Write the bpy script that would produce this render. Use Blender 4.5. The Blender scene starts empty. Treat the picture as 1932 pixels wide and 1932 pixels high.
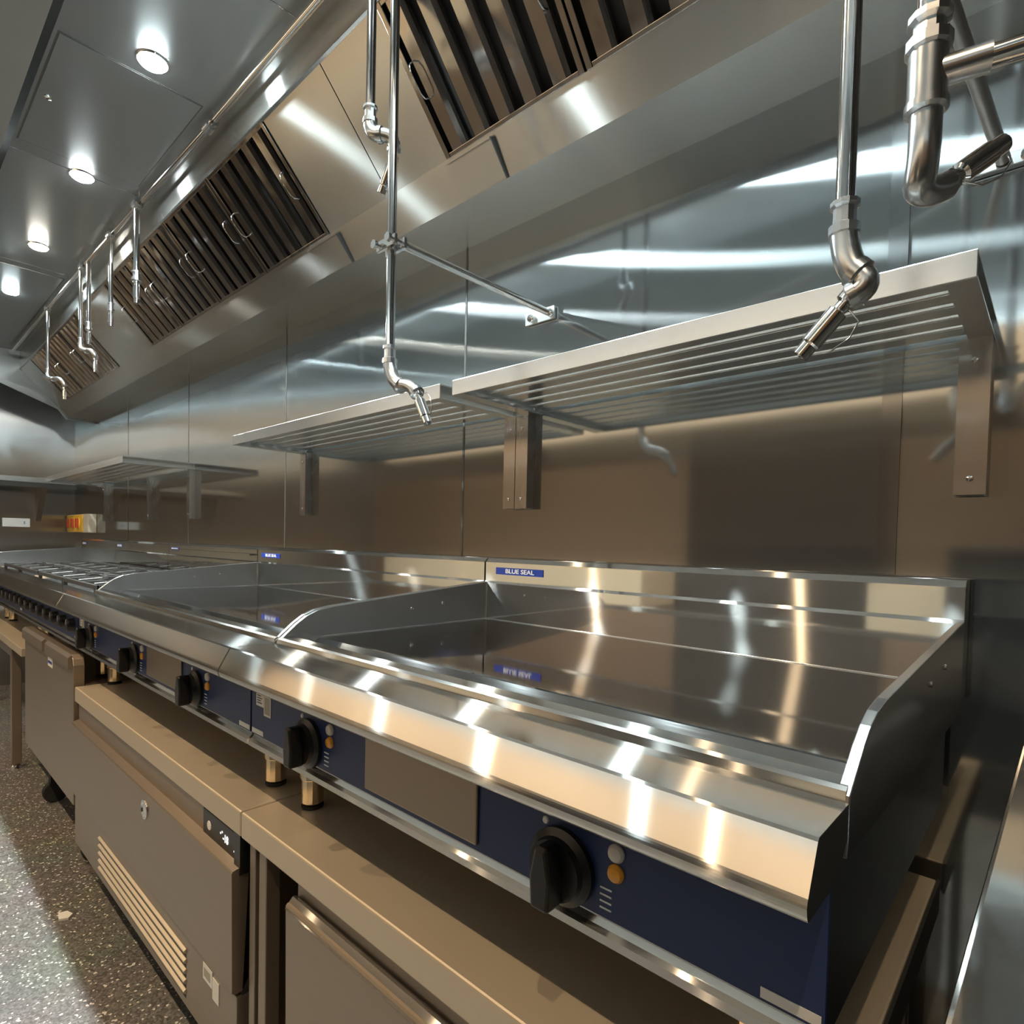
import bpy, math, random
from mathutils import Vector, Matrix, Euler
random.seed(7)
S = bpy.context.scene
C = S.collection

# ------------------------------------------------------------------ camera
cd = bpy.data.cameras.new('camera')
cam = bpy.data.objects.new('camera', cd); C.objects.link(cam)
S.camera = cam
cd.sensor_fit = 'HORIZONTAL'; cd.sensor_width = 36.0
cd.lens = 1122.75 / 1932 * 36.0
cd.shift_x = (966 - 960.1) / 1932
cd.shift_y = (1058.23 - 966) / 1932
cd.clip_start = 0.02; cd.clip_end = 60
yaw, pit, rol = 0.7453, -0.0307, 0.022
f = Vector((-math.sin(yaw)*math.cos(pit), math.cos(yaw)*math.cos(pit), math.sin(pit)))
r = f.cross(Vector((0, 0, 1))).normalized(); u = r.cross(f)
r2 = r*math.cos(rol) + u*math.sin(rol); u2 = -r*math.sin(rol) + u*math.cos(rol)
M = Matrix((r2, u2, -f)).transposed().to_4x4()
M.translation = Vector((0, -1.06, 1.17))
cam.matrix_world = M

# ------------------------------------------------------------------ world, exposure
w = bpy.data.worlds.new('dim_room_air'); S.world = w; w.use_nodes = True
bg = w.node_tree.nodes['Background']; bg.inputs[0].default_value = (0.9, 0.88, 0.85, 1); bg.inputs[1].default_value = 0.005
S.view_settings.view_transform = 'Standard'; S.view_settings.look = 'None'
S.view_settings.gamma = 1.0; S.view_settings.use_curve_mapping = False
S.view_settings.exposure = 0.0
S.cycles.use_denoising = True
S.cycles.max_bounces = 10; S.cycles.glossy_bounces = 8; S.cycles.diffuse_bounces = 4
S.cycles.sample_clamp_indirect = 6.0
COOL = (0.80, 0.97, 1.0); NEUT = (1.0, 0.95, 0.86); WARM = (1.0, 0.74, 0.46)

# ------------------------------------------------------------------ materials
def nt(name):
    m = bpy.data.materials.new(name); m.use_nodes = True
    return m, m.node_tree, m.node_tree.nodes['Principled BSDF']

def noise(t, scale, vec, detail=3.0, rough=0.55):
    n = t.nodes.new('ShaderNodeTexNoise'); n.inputs['Scale'].default_value = scale
    n.inputs['Detail'].default_value = detail; n.inputs['Roughness'].default_value = rough
    t.links.new(vec, n.inputs['Vector']); return n

def mapped(t, sc):
    tc = t.nodes.new('ShaderNodeTexCoord'); mp = t.nodes.new('ShaderNodeMapping')
    mp.inputs['Scale'].default_value = sc
    t.links.new(tc.outputs['Object'], mp.inputs['Vector']); return mp.outputs['Vector']

def steel(name, col=(0.60, 0.585, 0.56), rough=0.25, aniso=0.0, blur='cross', streak=(1, 60, 60), streak_amt=0.06, wave=0.0, wave_sc=(1, 1, 1), var=0.05, metal=1.0, hair=0.0, hair_sc=(300, 2, 2)):
    """brushed stainless: blur = 'x' blurs reflections along X, 'cross' across X"""
    m, t, b = nt(name)
    b.inputs['Metallic'].default_value = metal
    n = noise(t, 6.0, mapped(t, streak))
    mr = t.nodes.new('ShaderNodeMapRange'); mr.inputs['To Min'].default_value = rough-streak_amt; mr.inputs['To Max'].default_value = rough+streak_amt
    t.links.new(n.outputs['Fac'], mr.inputs['Value']); t.links.new(mr.outputs['Result'], b.inputs['Roughness'])
    n2 = noise(t, 2.2, mapped(t, (1, 1, 1)), 4)
    mx = t.nodes.new('ShaderNodeMix'); mx.data_type = 'RGBA'
    mx.inputs['A'].default_value = (*[c*(1-var) for c in col], 1); mx.inputs['B'].default_value = (*[min(1, c*(1+var)) for c in col], 1)
    t.links.new(n2.outputs['Fac'], mx.inputs['Factor']); t.links.new(mx.outputs['Result'], b.inputs['Base Color'])
    if aniso > 0:
        b.inputs['Anisotropic'].default_value = aniso
        cx = t.nodes.new('ShaderNodeCombineXYZ'); cx.inputs[0].default_value = 1.0
        if blur != 'x': cx.inputs[1].default_value = 0.04; cx.inputs[2].default_value = 0.03
        if blur == 'x':
            t.links.new(cx.outputs[0], b.inputs['Tangent'])
        else:
            g = t.nodes.new('ShaderNodeNewGeometry'); vm = t.nodes.new('ShaderNodeVectorMath'); vm.operation = 'CROSS_PRODUCT'
            t.links.new(g.outputs['Normal'], vm.inputs[0]); t.links.new(cx.outputs[0], vm.inputs[1])
            t.links.new(vm.outputs[0], b.inputs['Tangent'])
    if wave > 0:
        n3 = noise(t, 1.0, mapped(t, wave_sc), 1.5, 0.4)
        bp = t.nodes.new('ShaderNodeBump'); bp.inputs['Strength'].default_value = 1.0; bp.inputs['Distance'].default_value = wave
        t.links.new(n3.outputs['Fac'], bp.inputs['Height']); t.links.new(bp.outputs['Normal'], b.inputs['Normal'])
    if hair > 0:
        n4 = noise(t, 1.0, mapped(t, hair_sc), 2.0, 0.5)
        b2 = t.nodes.new('ShaderNodeBump'); b2.inputs['Strength'].default_value = 1.0; b2.inputs['Distance'].default_value = hair
        t.links.new(n4.outputs['Fac'], b2.inputs['Height'])
        if wave > 0: t.links.new(bp.outputs['Normal'], b2.inputs['Normal'])
        t.links.new(b2.outputs['Normal'], b.inputs['Normal'])
    return m

def plain(name, col, rough=0.5, metal=0.0, var=0.06, sc=8.0, emit=None, es=0.0, coat=0.0):
    m, t, b = nt(name)
    n = noise(t, sc, mapped(t, (1, 1, 1)))
    mx = t.nodes.new('ShaderNodeMix'); mx.data_type = 'RGBA'
    mx.inputs['A'].default_value = (*[c*(1-var) for c in col], 1); mx.inputs['B'].default_value = (*[min(1, c*(1+var)) for c in col], 1)
    t.links.new(n.outputs['Fac'], mx.inputs['Factor']); t.links.new(mx.outputs['Result'], b.inputs['Base Color'])
    b.inputs['Roughness'].default_value = rough; b.inputs['Metallic'].default_value = metal
    b.inputs['Coat Weight'].default_value = coat
    if emit: b.inputs['Emission Color'].default_value = (*emit, 1); b.inputs['Emission Strength'].default_value = es
    return m

CEIL = steel('ceiling_steel', (0.34, 0.34, 0.335), 0.33, 0.3, 'x', (1, 60, 60), 0.05, 0.0010, (1.2, 1.2, 1.2))
POLISH = steel('polished_plate_steel', (0.56, 0.56, 0.56), 0.055, 0.0, 'cross', (1, 40, 40), 0.02)
SIDE = steel('guard_steel', (0.50, 0.50, 0.50), 0.22, 0.0, 'cross', (1, 40, 40), 0.03)
FRIDGE = steel('satin_cabinet_steel', (0.36, 0.295, 0.235), 0.42, 0.4, 'cross', (1, 80, 80), 0.05, metal=0.85)
TOPST = steel('worktop_steel', (0.68, 0.58, 0.45), 0.45, 0.0, 'cross', (30, 30, 30), 0.05, var=0.10, metal=0.65)
FILT = steel('filter_steel', (0.37, 0.345, 0.33), 0.13, 0.0, 'cross', (4, 4, 4), 0.04, 0.003, (14, 14, 5))
CHROME = steel('chrome_pipe', (0.80, 0.80, 0.80), 0.09, 0.0, 'cross', (4, 4, 4), 0.02)
CAST = steel('cast_fitting', (0.55, 0.56, 0.57), 0.24, 0.0, 'cross', (10, 10, 10), 0.05)
BRKT = steel('bracket_steel', (0.42, 0.385, 0.35), 0.26, 0.0, 'cross', (40, 40, 1), 0.04)
SHELF = steel('shelf_steel', (0.62, 0.62, 0.61), 0.24, 0.0, 'cross', (1, 60, 60), 0.04)
BLUE = plain('blue_fascia', (0.014, 0.032, 0.115), 0.35, 0.0, 0.05)
LBLUE = plain('blue_badge', (0.012, 0.04, 0.30), 0.35)
WHITE = plain('white_print', (0.75, 0.77, 0.80), 0.5)
PAPER = plain('paper_sticker', (0.78, 0.76, 0.72), 0.6)
INK = plain('black_ink', (0.03, 0.03, 0.03), 0.6)
BLACK = plain('black_plastic', (0.009, 0.009, 0.009), 0.32, 0.0, 0.1)
DARK = plain('dark_void', (0.015, 0.013, 0.012), 0.6)
IRON = plain('cast_iron', (0.035, 0.033, 0.032), 0.38, 0.3, 0.2, 30)
AMBER = plain('amber_lens', (0.85, 0.36, 0.03), 0.25, coat=0.5)
CLEAR = plain('clear_lens', (0.62, 0.60, 0.58), 0.25, coat=0.5)
BRASS = steel('nickel_foot', (0.78, 0.68, 0.52), 0.22, 0.0, 'cross', (4, 4, 4), 0.03)
YELL = plain('yellow_plastic', (0.80, 0.47, 0.03), 0.4)
RED = plain('red_plastic', (0.42, 0.05, 0.02), 0.4)
WPLAST = plain('white_plastic', (0.78, 0.76, 0.72), 0.4)
GREYP = plain('grey_plastic', (0.55, 0.52, 0.44), 0.45)
SEAM = plain('dark_joint', (0.05, 0.045, 0.04), 0.5)
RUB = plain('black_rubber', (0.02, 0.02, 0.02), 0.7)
LED = plain('led_digits', (0.9, 0.95, 1.0), 0.4, emit=(0.9, 0.95, 1.0), es=1.1)
CREAM = plain('cream_render', (0.80, 0.66, 0.47), 0.75)
BROWN = plain('brown_tile', (0.215, 0.148, 0.095), 0.55)
GREYC = plain('grey_ceiling_paint', (0.45, 0.46, 0.46), 0.7)
NIGHT = plain('dark_panelling', (0.035, 0.032, 0.030), 0.5)

def brushed(name, col, rough, an, blur='cross', wave=0.0, wave_sc=(1, 1, 1), var=0.05, streak=(60, 1, 1), clear=0.0, clear_r=0.08):
    """strongly brushed sheet: an anisotropic glossy surface whose reflections smear along X ('x') or across X ('cross')"""
    m, t, b = nt(name); t.nodes.remove(b)
    g = t.nodes.new('ShaderNodeBsdfAnisotropic'); g.distribution = 'GGX'
    g2 = t.nodes.new('ShaderNodeBsdfAnisotropic'); g2.distribution = 'GGX'; g2.inputs['Roughness'].default_value = clear_r
    ms = t.nodes.new('ShaderNodeMixShader'); ms.inputs[0].default_value = clear
    t.links.new(g.outputs[0], ms.inputs[1]); t.links.new(g2.outputs[0], ms.inputs[2])
    t.links.new(ms.outputs[0], t.nodes['Material Output'].inputs[0])
    g.inputs['Anisotropy'].default_value = -an
    n = noise(t, 6.0, mapped(t, streak))
    mr = t.nodes.new('ShaderNodeMapRange'); mr.inputs['To Min'].default_value = rough*0.88; mr.inputs['To Max'].default_value = rough*1.12
    t.links.new(n.outputs['Fac'], mr.inputs['Value']); t.links.new(mr.outputs['Result'], g.inputs['Roughness'])
    n2 = noise(t, 2.2, mapped(t, (1, 1, 1)), 4)
    mx = t.nodes.new('ShaderNodeMix'); mx.data_type = 'RGBA'
    mx.inputs['A'].default_value = (*[c*(1-var) for c in col], 1); mx.inputs['B'].default_value = (*[min(1, c*(1+var)) for c in col], 1)
    t.links.new(n2.outputs['Fac'], mx.inputs['Factor']); t.links.new(mx.outputs['Result'], g.inputs['Color']); t.links.new(mx.outputs['Result'], g2.inputs['Color'])
    cx = t.nodes.new('ShaderNodeCombineXYZ'); cx.inputs[0].default_value = 1.0
    if blur in 'xy':
        cx.inputs[0].default_value = 1.0 if blur == 'x' else 0.0; cx.inputs[1].default_value = 0.0 if blur == 'x' else 1.0
        t.links.new(cx.outputs[0], g.inputs['Tangent'])
    else:
        cx.inputs[1].default_value = 0.03; cx.inputs[2].default_value = 0.02
        ge = t.nodes.new('ShaderNodeNewGeometry'); vm = t.nodes.new('ShaderNodeVectorMath'); vm.operation = 'CROSS_PRODUCT'
        t.links.new(ge.outputs['Normal'], vm.inputs[0]); t.links.new(cx.outputs[0], vm.inputs[1])
        t.links.new(vm.outputs[0], g.inputs['Tangent'])
    if wave > 0:
        n3 = noise(t, 1.0, mapped(t, wave_sc), 1.5, 0.4)
        bp = t.nodes.new('ShaderNodeBump'); bp.inputs['Strength'].default_value = 1.0; bp.inputs['Distance'].default_value = wave
        t.links.new(n3.outputs['Fac'], bp.inputs['Height']); t.links.new(bp.outputs['Normal'], g.inputs['Normal']); t.links.new(bp.outputs['Normal'], g2.inputs['Normal'])
    return m
WALL = brushed('wall_sheet_steel', (0.52, 0.555, 0.57), 0.212, 0.91, 'x', 0.0016, (2.2, 1, 1.2), clear=0.52, clear_r=0.07)
WALLY = brushed('end_wall_sheet_steel', (0.56, 0.57, 0.575), 0.24, 0.7, 'y', 0.0016, (1, 2.2, 1.2))
STRIP = brushed('joint_strip_steel', (0.40, 0.42, 0.43), 0.22, 0.85, 'x', clear=0.4, clear_r=0.1)
HOOD = brushed('hood_steel', (0.61, 0.61, 0.59), 0.23, 0.78, 'cross', 0.0008, (1.5, 1.5, 1.5), clear=0.5, clear_r=0.2)
BENCH = brushed('bench_steel', (0.62, 0.60, 0.57), 0.20, 0.91, 'cross', clear=0.70, clear_r=0.05)
NOSE = brushed('nose_steel', (0.62, 0.60, 0.57), 0.20, 0.90, 'cross', clear=0.74, clear_r=0.11)

# terrazzo-like sparkling vinyl floor
FLOOR, t, b = nt('speckled_vinyl')
n = noise(t, 5.0, mapped(t, (1, 1, 1)), 3)
v = t.nodes.new('ShaderNodeTexVoronoi'); v.inputs['Scale'].default_value = 210
t.links.new(mapped(t, (1, 1, 1)), v.inputs['Vector'])
sx = t.nodes.new('ShaderNodeSeparateColor'); t.links.new(v.outputs['Color'], sx.inputs[0])
rp = t.nodes.new('ShaderNodeValToRGB'); rp.color_ramp.interpolation = 'CONSTANT'
rp.color_ramp.elements[0].position = 0.0; rp.color_ramp.elements[0].color = (0.85, 0.80, 0.72, 1)
rp.color_ramp.elements[1].position = 0.045; rp.color_ramp.elements[1].color = (0.15, 0.138, 0.125, 1)
for p_, c_ in ((0.30, (0.20, 0.188, 0.172, 1)), (0.62, (0.11, 0.10, 0.09, 1)), (0.86, (0.26, 0.245, 0.23, 1))):
    e = rp.color_ramp.elements.new(p_); e.color = c_
t.links.new(sx.outputs[0], rp.inputs['Fac'])
mx = t.nodes.new('ShaderNodeMix'); mx.data_type = 'RGBA'; mx.blend_type = 'MULTIPLY'; mx.inputs['Factor'].default_value = 0.35
t.links.new(rp.outputs['Color'], mx.inputs['A']); t.links.new(n.outputs['Color'], mx.inputs['B'])
t.links.new(mx.outputs['Result'], b.inputs['Base Color']); b.inputs['Roughness'].default_value = 0.38

# ------------------------------------------------------------------ mesh helpers (world coordinates; origin subtracted on build)
class MB:
    def __init__(s): s.v = []; s.f = []; s.sm = []
    def add(s, vs, fs, smooth=False):
        o = len(s.v); s.v += [tuple(p) for p in vs]
        for q in fs: s.f.append(tuple(i+o for i in q)); s.sm.append(smooth)
        return s
    def box(s, x0, x1, y0, y1, z0, z1):
        if x0 > x1: x0, x1 = x1, x0
        if y0 > y1: y0, y1 = y1, y0
        if z0 > z1: z0, z1 = z1, z0
        vs = [(x, y, z) for z in (z0, z1) for y in (y0, y1) for x in (x0, x1)]
        return s.add(vs, [(0, 2, 3, 1), (4, 5, 7, 6), (0, 1, 5, 4), (2, 6, 7, 3), (0, 4, 6, 2), (1, 3, 7, 5)])
    def prism(s, prof, x0, x1, axis='x', smooth=False):
        """prof: closed list of 2D points. axis x -> (y,z); y -> (x,z); z -> (x,y)"""
        n = len(prof)
        def P(a, q):
            return (a, q[0], q[1]) if axis == 'x' else (q[0], a, q[1]) if axis == 'y' else (q[0], q[1], a)
        vs = [P(x0, q) for q in prof] + [P(x1, q) for q in prof]
        area = sum(prof[i][0]*prof[(i+1) % n][1]-prof[(i+1) % n][0]*prof[i][1] for i in range(n))
        flip = (area < 0) ^ (x1 < x0) ^ (axis == 'y')
        fs = [(i, (i+1) % n, n+(i+1) % n, n+i) for i in range(n)]
        caps = [tuple(range(n-1, -1, -1)), tuple(range(n, 2*n))]
        if flip: fs = [q[::-1] for q in fs]; caps = [q[::-1] for q in caps]
        s.add(vs, fs + caps); return s
    def sheet(s, pts, x0, x1, th=0.0015, axis='x', side=1):
        """open polyline profile extruded with thickness"""
        off = []
        for i, p in enumerate(pts):
            a = Vector(pts[max(0, i-1)]); c = Vector(pts[min(len(pts)-1, i+1)]); d = (c-a).normalized()
            off.append((p[0]-d.y*th*side, p[1]+d.x*th*side))
        return s.prism(list(pts)+off[::-1], x0, x1, axis)
    def tube(s, pts, rad, n=16, caps=True, smooth=True):
        pts = [Vector(p) for p in pts]; rs = rad if isinstance(rad, (list, tuple)) else [rad]*len(pts)
        rings = []; up = None
        for i, p in enumerate(pts):
            d = (pts[min(i+1, len(pts)-1)]-pts[max(i-1, 0)]).normalized()
            if up is None: up = Vector((0, 0, 1)) if abs(d.z) < 0.9 else Vector((1, 0, 0))
            a = (up - d*up.dot(d)).normalized(); up = a; b_ = d.cross(a)
            rings.append([p+(a*math.cos(2*math.pi*k/n)+b_*math.sin(2*math.pi*k/n))*rs[i] for k in range(n)])
        vs = [q for rg in rings for q in rg]
        fs = [(i*n+k, i*n+(k+1) % n, (i+1)*n+(k+1) % n, (i+1)*n+k) for i in range(len(pts)-1) for k in range(n)]
        s.add(vs, fs, smooth)
        if caps:
            s.add(rings[0], [tuple(range(n-1, -1, -1))]); s.add(rings[-1], [tuple(range(n))])
        return s
    def lathe(s, base, direction, prof, n=24, smooth=True):
        """prof: list of (radius, height along direction)"""
        d = Vector(direction).normalized(); base = Vector(base)
        up = Vector((0, 0, 1)) if abs(d.z) < 0.9 else Vector((1, 0, 0))
        a = (up-d*up.dot(d)).normalized(); b_ = d.cross(a)
        rings = [[base+d*h+(a*math.cos(2*math.pi*k/n)+b_*math.sin(2*math.pi*k/n))*max(rr, 1e-5) for k in range(n)] for rr, h in prof]
        for i in range(len(rings)-1):
            s.add(rings[i]+rings[i+1], [(k, (k+1) % n, n+(k+1) % n, n+k) for k in range(n)], smooth)
        s.add(rings[0], [tuple(range(n-1, -1, -1))]); s.add(rings[-1], [tuple(range(n))])
        return s
    def build(s, name, mat, parent=None, loc=None, bevel=0.0, seg=2):
        if parent is not None: org = Vector(parent['_o'])
        else: org = Vector(loc) if loc else Vector((0, 0, 0))
        me = bpy.data.meshes.new(name)
        me.from_pydata([tuple(Vector(p)-org) for p in s.v], [], s.f); me.update()
        me.polygons.foreach_set('use_smooth', s.sm)
        me.materials.append(mat)
        o = bpy.data.objects.new(name, me); C.objects.link(o)
        if parent is not None: o.parent = parent; o['_o'] = parent['_o']
        else: o.location = org; o['_o'] = tuple(org)
        if bevel:
            md = o.modifiers.new('edge', 'BEVEL'); md.width = bevel; md.segments = seg; md.limit_method = 'ANGLE'; md.angle_limit = math.radians(35)
        return o

def thing(name, label, cat, loc, group=None):
    o = bpy.data.objects.new(name, None); C.objects.link(o); o.location = loc; o['_o'] = tuple(loc)
    o.empty_display_size = 0.05
    return tag(o, label, cat, group)
def tag(o, label, cat, group=None):
    o['label'] = label; o['category'] = cat
    if group: o['group'] = group
    return o
def struct(o): o['kind'] = 'structure'; return o
def sub(o, label): o['label'] = label; return o
def copy_tree(o, delta, label):
    c = o.copy(); C.objects.link(c); c.location = Vector(o.location)+Vector(delta); c['label'] = label
    for ch in o.children:
        k = ch.copy(); C.objects.link(k); k.parent = c
        for g in ch.children:
            h = g.copy(); C.objects.link(h); h.parent = k
    return c
def text(name, body, size, mat, parent, pos, rot, ext=0.0004, align='LEFT', sx=1.0, bold=0.0):
    cu = bpy.data.curves.new(name, 'FONT'); cu.body = body; cu.size = size; cu.extrude = ext; cu.align_x = align; cu.align_y = 'CENTER'; cu.offset = bold
    tmp = bpy.data.objects.new(name+'_tmp', cu); C.objects.link(tmp)
    dg = bpy.context.evaluated_depsgraph_get(); me = bpy.data.meshes.new_from_object(tmp.evaluated_get(dg))
    bpy.data.objects.remove(tmp); bpy.data.curves.remove(cu)
    me.name = name; me.materials.clear(); me.materials.append(mat)
    o = bpy.data.objects.new(name, me); C.objects.link(o); o.parent = parent
    o.location = Vector(pos)-Vector(parent['_o']); o.rotation_euler = rot; o.scale = (sx, 1, 1); o['_o'] = parent['_o']
    return o
FACE = (math.pi/2, 0, 0)       # text facing -y
FZ = 0.10                      # floor level

# ================================================================== STRUCTURE
struct(MB().box(-5.5, 1.6, -2.75, 0.12, FZ-0.05, FZ).build('floor', FLOOR))
back = struct(MB().box(-5.5, 1.6, 0.0, 0.12, FZ, 3.10).build('wall_back', WALL))
struct(MB().box(-5.5, -5.36, -2.75, 0.0, FZ, 3.10).build('wall_left', WALLY))
struct(MB().box(1.45, 1.6, -2.75, 0.0, FZ, 3.10).build('wall_right', NIGHT))
struct(MB().box(-5.36, 1.45, -2.75, -2.63, FZ, 3.10).build('wall_front', BROWN))
struct(MB().box(-5.36, 1.45, -2.63, -2.615, 2.26, 3.10).build('trim_6', GREYC))
struct(MB().box(-5.5, 1.6, -2.75, 0.12, 3.10, 3.18).build('ceiling', GREYC))
# joints between the wall sheets: thin cover strips
for i, x in enumerate((-0.194, -1.147, -2.113, -3.087, -4.05)):
    m = MB()
    if i == 0: m.box(x-0.013, x+0.013, -0.0016, 0.0, 0.9, 1.924)
    else: m.box(x-0.003, x+0.003, -0.0012, 0.0, 0.9, 1.924)
    struct(m.build('trim_%d' % (i+1), STRIP if i == 0 else SEAM))
# dark doorway in the opposite wall
struct(MB().box(-1.80, -0.66, -2.63, -2.60, FZ, 1.98).build('door_1', DARK))

# ================================================================== EXHAUST CANOPY
can = thing('exhaust_canopy', 'long stainless steel exhaust canopy fixed above the whole cooking line', 'exhaust canopy', (-2.2, -0.4, 1.924))
XL, XR = -4.82, 1.45
m = MB().sheet([(0.0, 1.924), (-0.151, 1.924)], XL, XR, 0.0015, side=-1)
m.build('gutter_panel', HOOD, can)
MB().sheet([(-0.151, 1.924), (-0.2035, 1.990)], XL, XR, 0.0015, side=-1).build('sloped_panel', HOOD, can)
def blank(x0, x1):
    MB().sheet([(-0.2035, 1.990), (-0.390, 2.190)], x0, x1, 0.0015, side=-1).build('blank_panel', HOOD, can)
blank(XL, -4.50); blank(-3.413, -2.914); blank(-1.471, -1.205); blank(-1.202, -0.998); blank(0.47, XR)
MB().sheet([(-0.390, 2.190), (-0.394, 2.30)], XL, XR, 0.0015, side=-1).build('riser_panel', HOOD, can)
MB().box(XL, XR, -0.3965, -0.3895, 2.1885, 2.1925).build('filter_rail', CHROME, can)
MB().box(XL, XR, -0.78, -0.39, 2.300, 2.304).build('ceiling_panel', CEIL, can)
MB().prism([(-0.766, 2.304), (-0.766, 2.290), (-0.782, 2.290), (-0.782, 3.10), (-0.779, 3.10), (-0.779, 2.304)], XL, XR).build('front_fascia', steel('fascia_steel', (0.30, 0.33, 0.34), 0.10), can)
# end plate at the far end with its small lip
MB().prism([(0.0, 1.915), (-0.155, 1.915), (-0.2, 1.975), (-0.78, 2.20), (-0.78, 2.304), (0.0, 2.304)], XL-0.012, XL).build('end_plate', CEIL, can)
# access panels let into the canopy ceiling: frame line and lid
for (x0, x1, y0, y1) in ((-2.235, -1.70, -0.752, -0.45), (-4.17, -3.30, -0.70, -0.45)):
    p = MB().box(x0, x1, y0, y1, 2.2975, 2.2999).build('access_panel', CEIL, can)
    MB().box(x0-0.004, x1+0.004, y0-0.004, y1+0.004, 2.2990, 2.2998).build('panel_joint', SEAM, p)
    if x0 > -3: MB().lathe((-1.965, -0.730, 2.2975), (0, 0, -1), [(0.010, 0), (0.009, 0.004), (0.004, 0.006)], 16).build('lock', CHROME, p)
for x in (-1.26, -2.30, -3.24): MB().box(x-0.0012, x+0.0012, -0.766, -0.394, 2.2988, 2.2999).build('sheet_joint', CHROME, can)
# grease drawer flaps in the lower slope
def flap(x0, x1):
    def q(tt, o=0.0): # along the slope, o = stand-off towards the room
        return (-0.151-0.0525*tt-0.783*o, 1.924+0.066*tt-0.622*o)
    p = MB().prism([q(0.02, 0.001), q(0.86, 0.001), q(0.86, 0.006), q(0.02, 0.004)], x0, x1).build('grease_flap', HOOD, can)
    MB().prism([q(0.0, 0.0), q(0.9, 0.0), q(0.9, 0.0085), q(0.0, 0.0045)], x1, x1+0.003).build('flap_gap', DARK, p)
    MB().prism([q(0.9, 0.002), q(0.93, 0.002), q(0.93, 0.010), q(0.9, 0.010)], x0-0.006, x1).build('flap_lip', HOOD, p)
flap(-1.0, -0.866); flap(-1.585, -1.44)

# ---- baffle filters, sitting on the sloped filter rail
FA = Vector((-0.2035, 1.990)); FB = Vector((-0.390, 2.190)); FD = (FB-FA).normalized(); FL = (FB-FA).length
FN = Vector((-FD.y, FD.x)); FN = FN if FN.y < 0 else -FN       # towards the room, downwards
if FN.x > 0: FN = -FN
def fpt(x, s, o): return (x, FA.x+FD.x*s+FN.x*o, FA.y+FD.y*s+FN.y*o)
def fbar(m, x0, x1, s0, s1, o0, o1):
    vs = [fpt(x, s_, o) for o in (o0, o1) for s_ in (s0, s1) for x in (x0, x1)]
    m.add(vs, [(0, 2, 3, 1), (4, 5, 7, 6), (0, 1, 5, 4), (2, 6, 7, 3), (0, 4, 6, 2), (1, 3, 7, 5)])
def make_filter(x0, wd, label, grp):
    o = (x0+wd/2, -0.297, 2.09)
    f_ = thing('baffle_filter', label, 'grease filter', o, grp)
    m = MB()
    fbar(m, x0+0.002, x0+0.014, 0.0, FL, -0.02, 0.004); fbar(m, x0+wd-0.014, x0+wd-0.002, 0.0, FL, -0.02, 0.004)
    fbar(m, x0+0.014, x0+wd-0.014, 0.0, 0.008, -0.02, 0.003); fbar(m, x0+0.014, x0+wd-0.014, FL-0.008, FL, -0.02, 0.003)
    m.build('frame', FILT, f_, bevel=0.001)
    nb = 5; pw = (wd-0.028)/nb
    m = MB()
    for k in range(nb):
        a = x0+0.014+k*pw
        # one front baffle: channel with turned-in sides
        prof = [(a+pw*0.16, -0.016), (a+pw*0.16, 0.001), (a+pw*0.20, 0.003), (a+pw*0.62, 0.003), (a+pw*0.72, -0.006), (a+pw*0.72, -0.016), (a+pw*0.69, -0.016), (a+pw*0.69, -0.007), (a+pw*0.60, -0.001), (a+pw*0.19, -0.001), (a+pw*0.19, -0.016)]
        n_ = len(prof)
        vs = [fpt(px, 0.008, po) for px, po in prof]+[fpt(px, FL-0.008, po) for px, po in prof]
        m.add(vs, [(i, (i+1) % n_, n_+(i+1) % n_, n_+i) for i in range(n_)]+[tuple(range(n_))[::-1], tuple(range(n_, 2*n_))])
    m.build('baffles', FILT, f_)
    m = MB(); fbar(m, x0+0.014, x0+wd-0.014, 0.008, FL-0.008, -0.034, -0.030); m.build('back_plate', DARK, f_)
    for hx in (x0+0.03, x0+wd-0.03):
        s0, s1 = FL*0.38, FL*0.62
        h = [fpt(hx, s0, 0.003), fpt(hx, s0+0.004, 0.018), fpt(hx+0.001, s0+0.014, 0.024), fpt(hx, s1-0.014, 0.024), fpt(hx, s1-0.004, 0.018), fpt(hx, s1, 0.003)]
        MB().tube(h, 0.0016, 8).build('handle', CHROME, f_)
    return f_
g = 'baffle filters in the canopy'
WF = 0.3655
fA = make_filter(-0.997, WF, 'baffle filter just right of the tall drop pipe, with dark shiny channels', g)
copy_tree(fA, (WF, 0, 0), 'baffle filter at the top edge of the photo, second from the tall drop pipe', )
copy_tree(fA, (2*WF, 0, 0), 'baffle filter furthest right in the canopy, cut off by the top edge')
copy_tree(fA, (3*WF, 0, 0), 'baffle filter of the near bank lying beyond the top right of the photo')
WB = 0.3605
fB = make_filter(-2.913, WB, 'baffle filter at the far end of the middle bank, behind the hanging nozzles', g)
copy_tree(fB, (WB, 0, 0), 'baffle filter second from the far end of the middle bank')
copy_tree(fB, (2*WB, 0, 0), 'baffle filter second from the near end of the middle bank, olive brown reflections')
copy_tree(fB, (3*WB, 0, 0), 'baffle filter at the near end of the middle bank, with bright copper reflections')
WC = 0.362
fC = make_filter(-4.50, WC, 'furthest baffle filter of the far bank, next to the blank end panel', g)
copy_tree(fC, (WC, 0, 0), 'middle baffle filter of the far bank')
copy_tree(fC, (2*WC, 0, 0), 'nearest baffle filter of the far bank, right of the cranked nozzle pipe')

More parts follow.
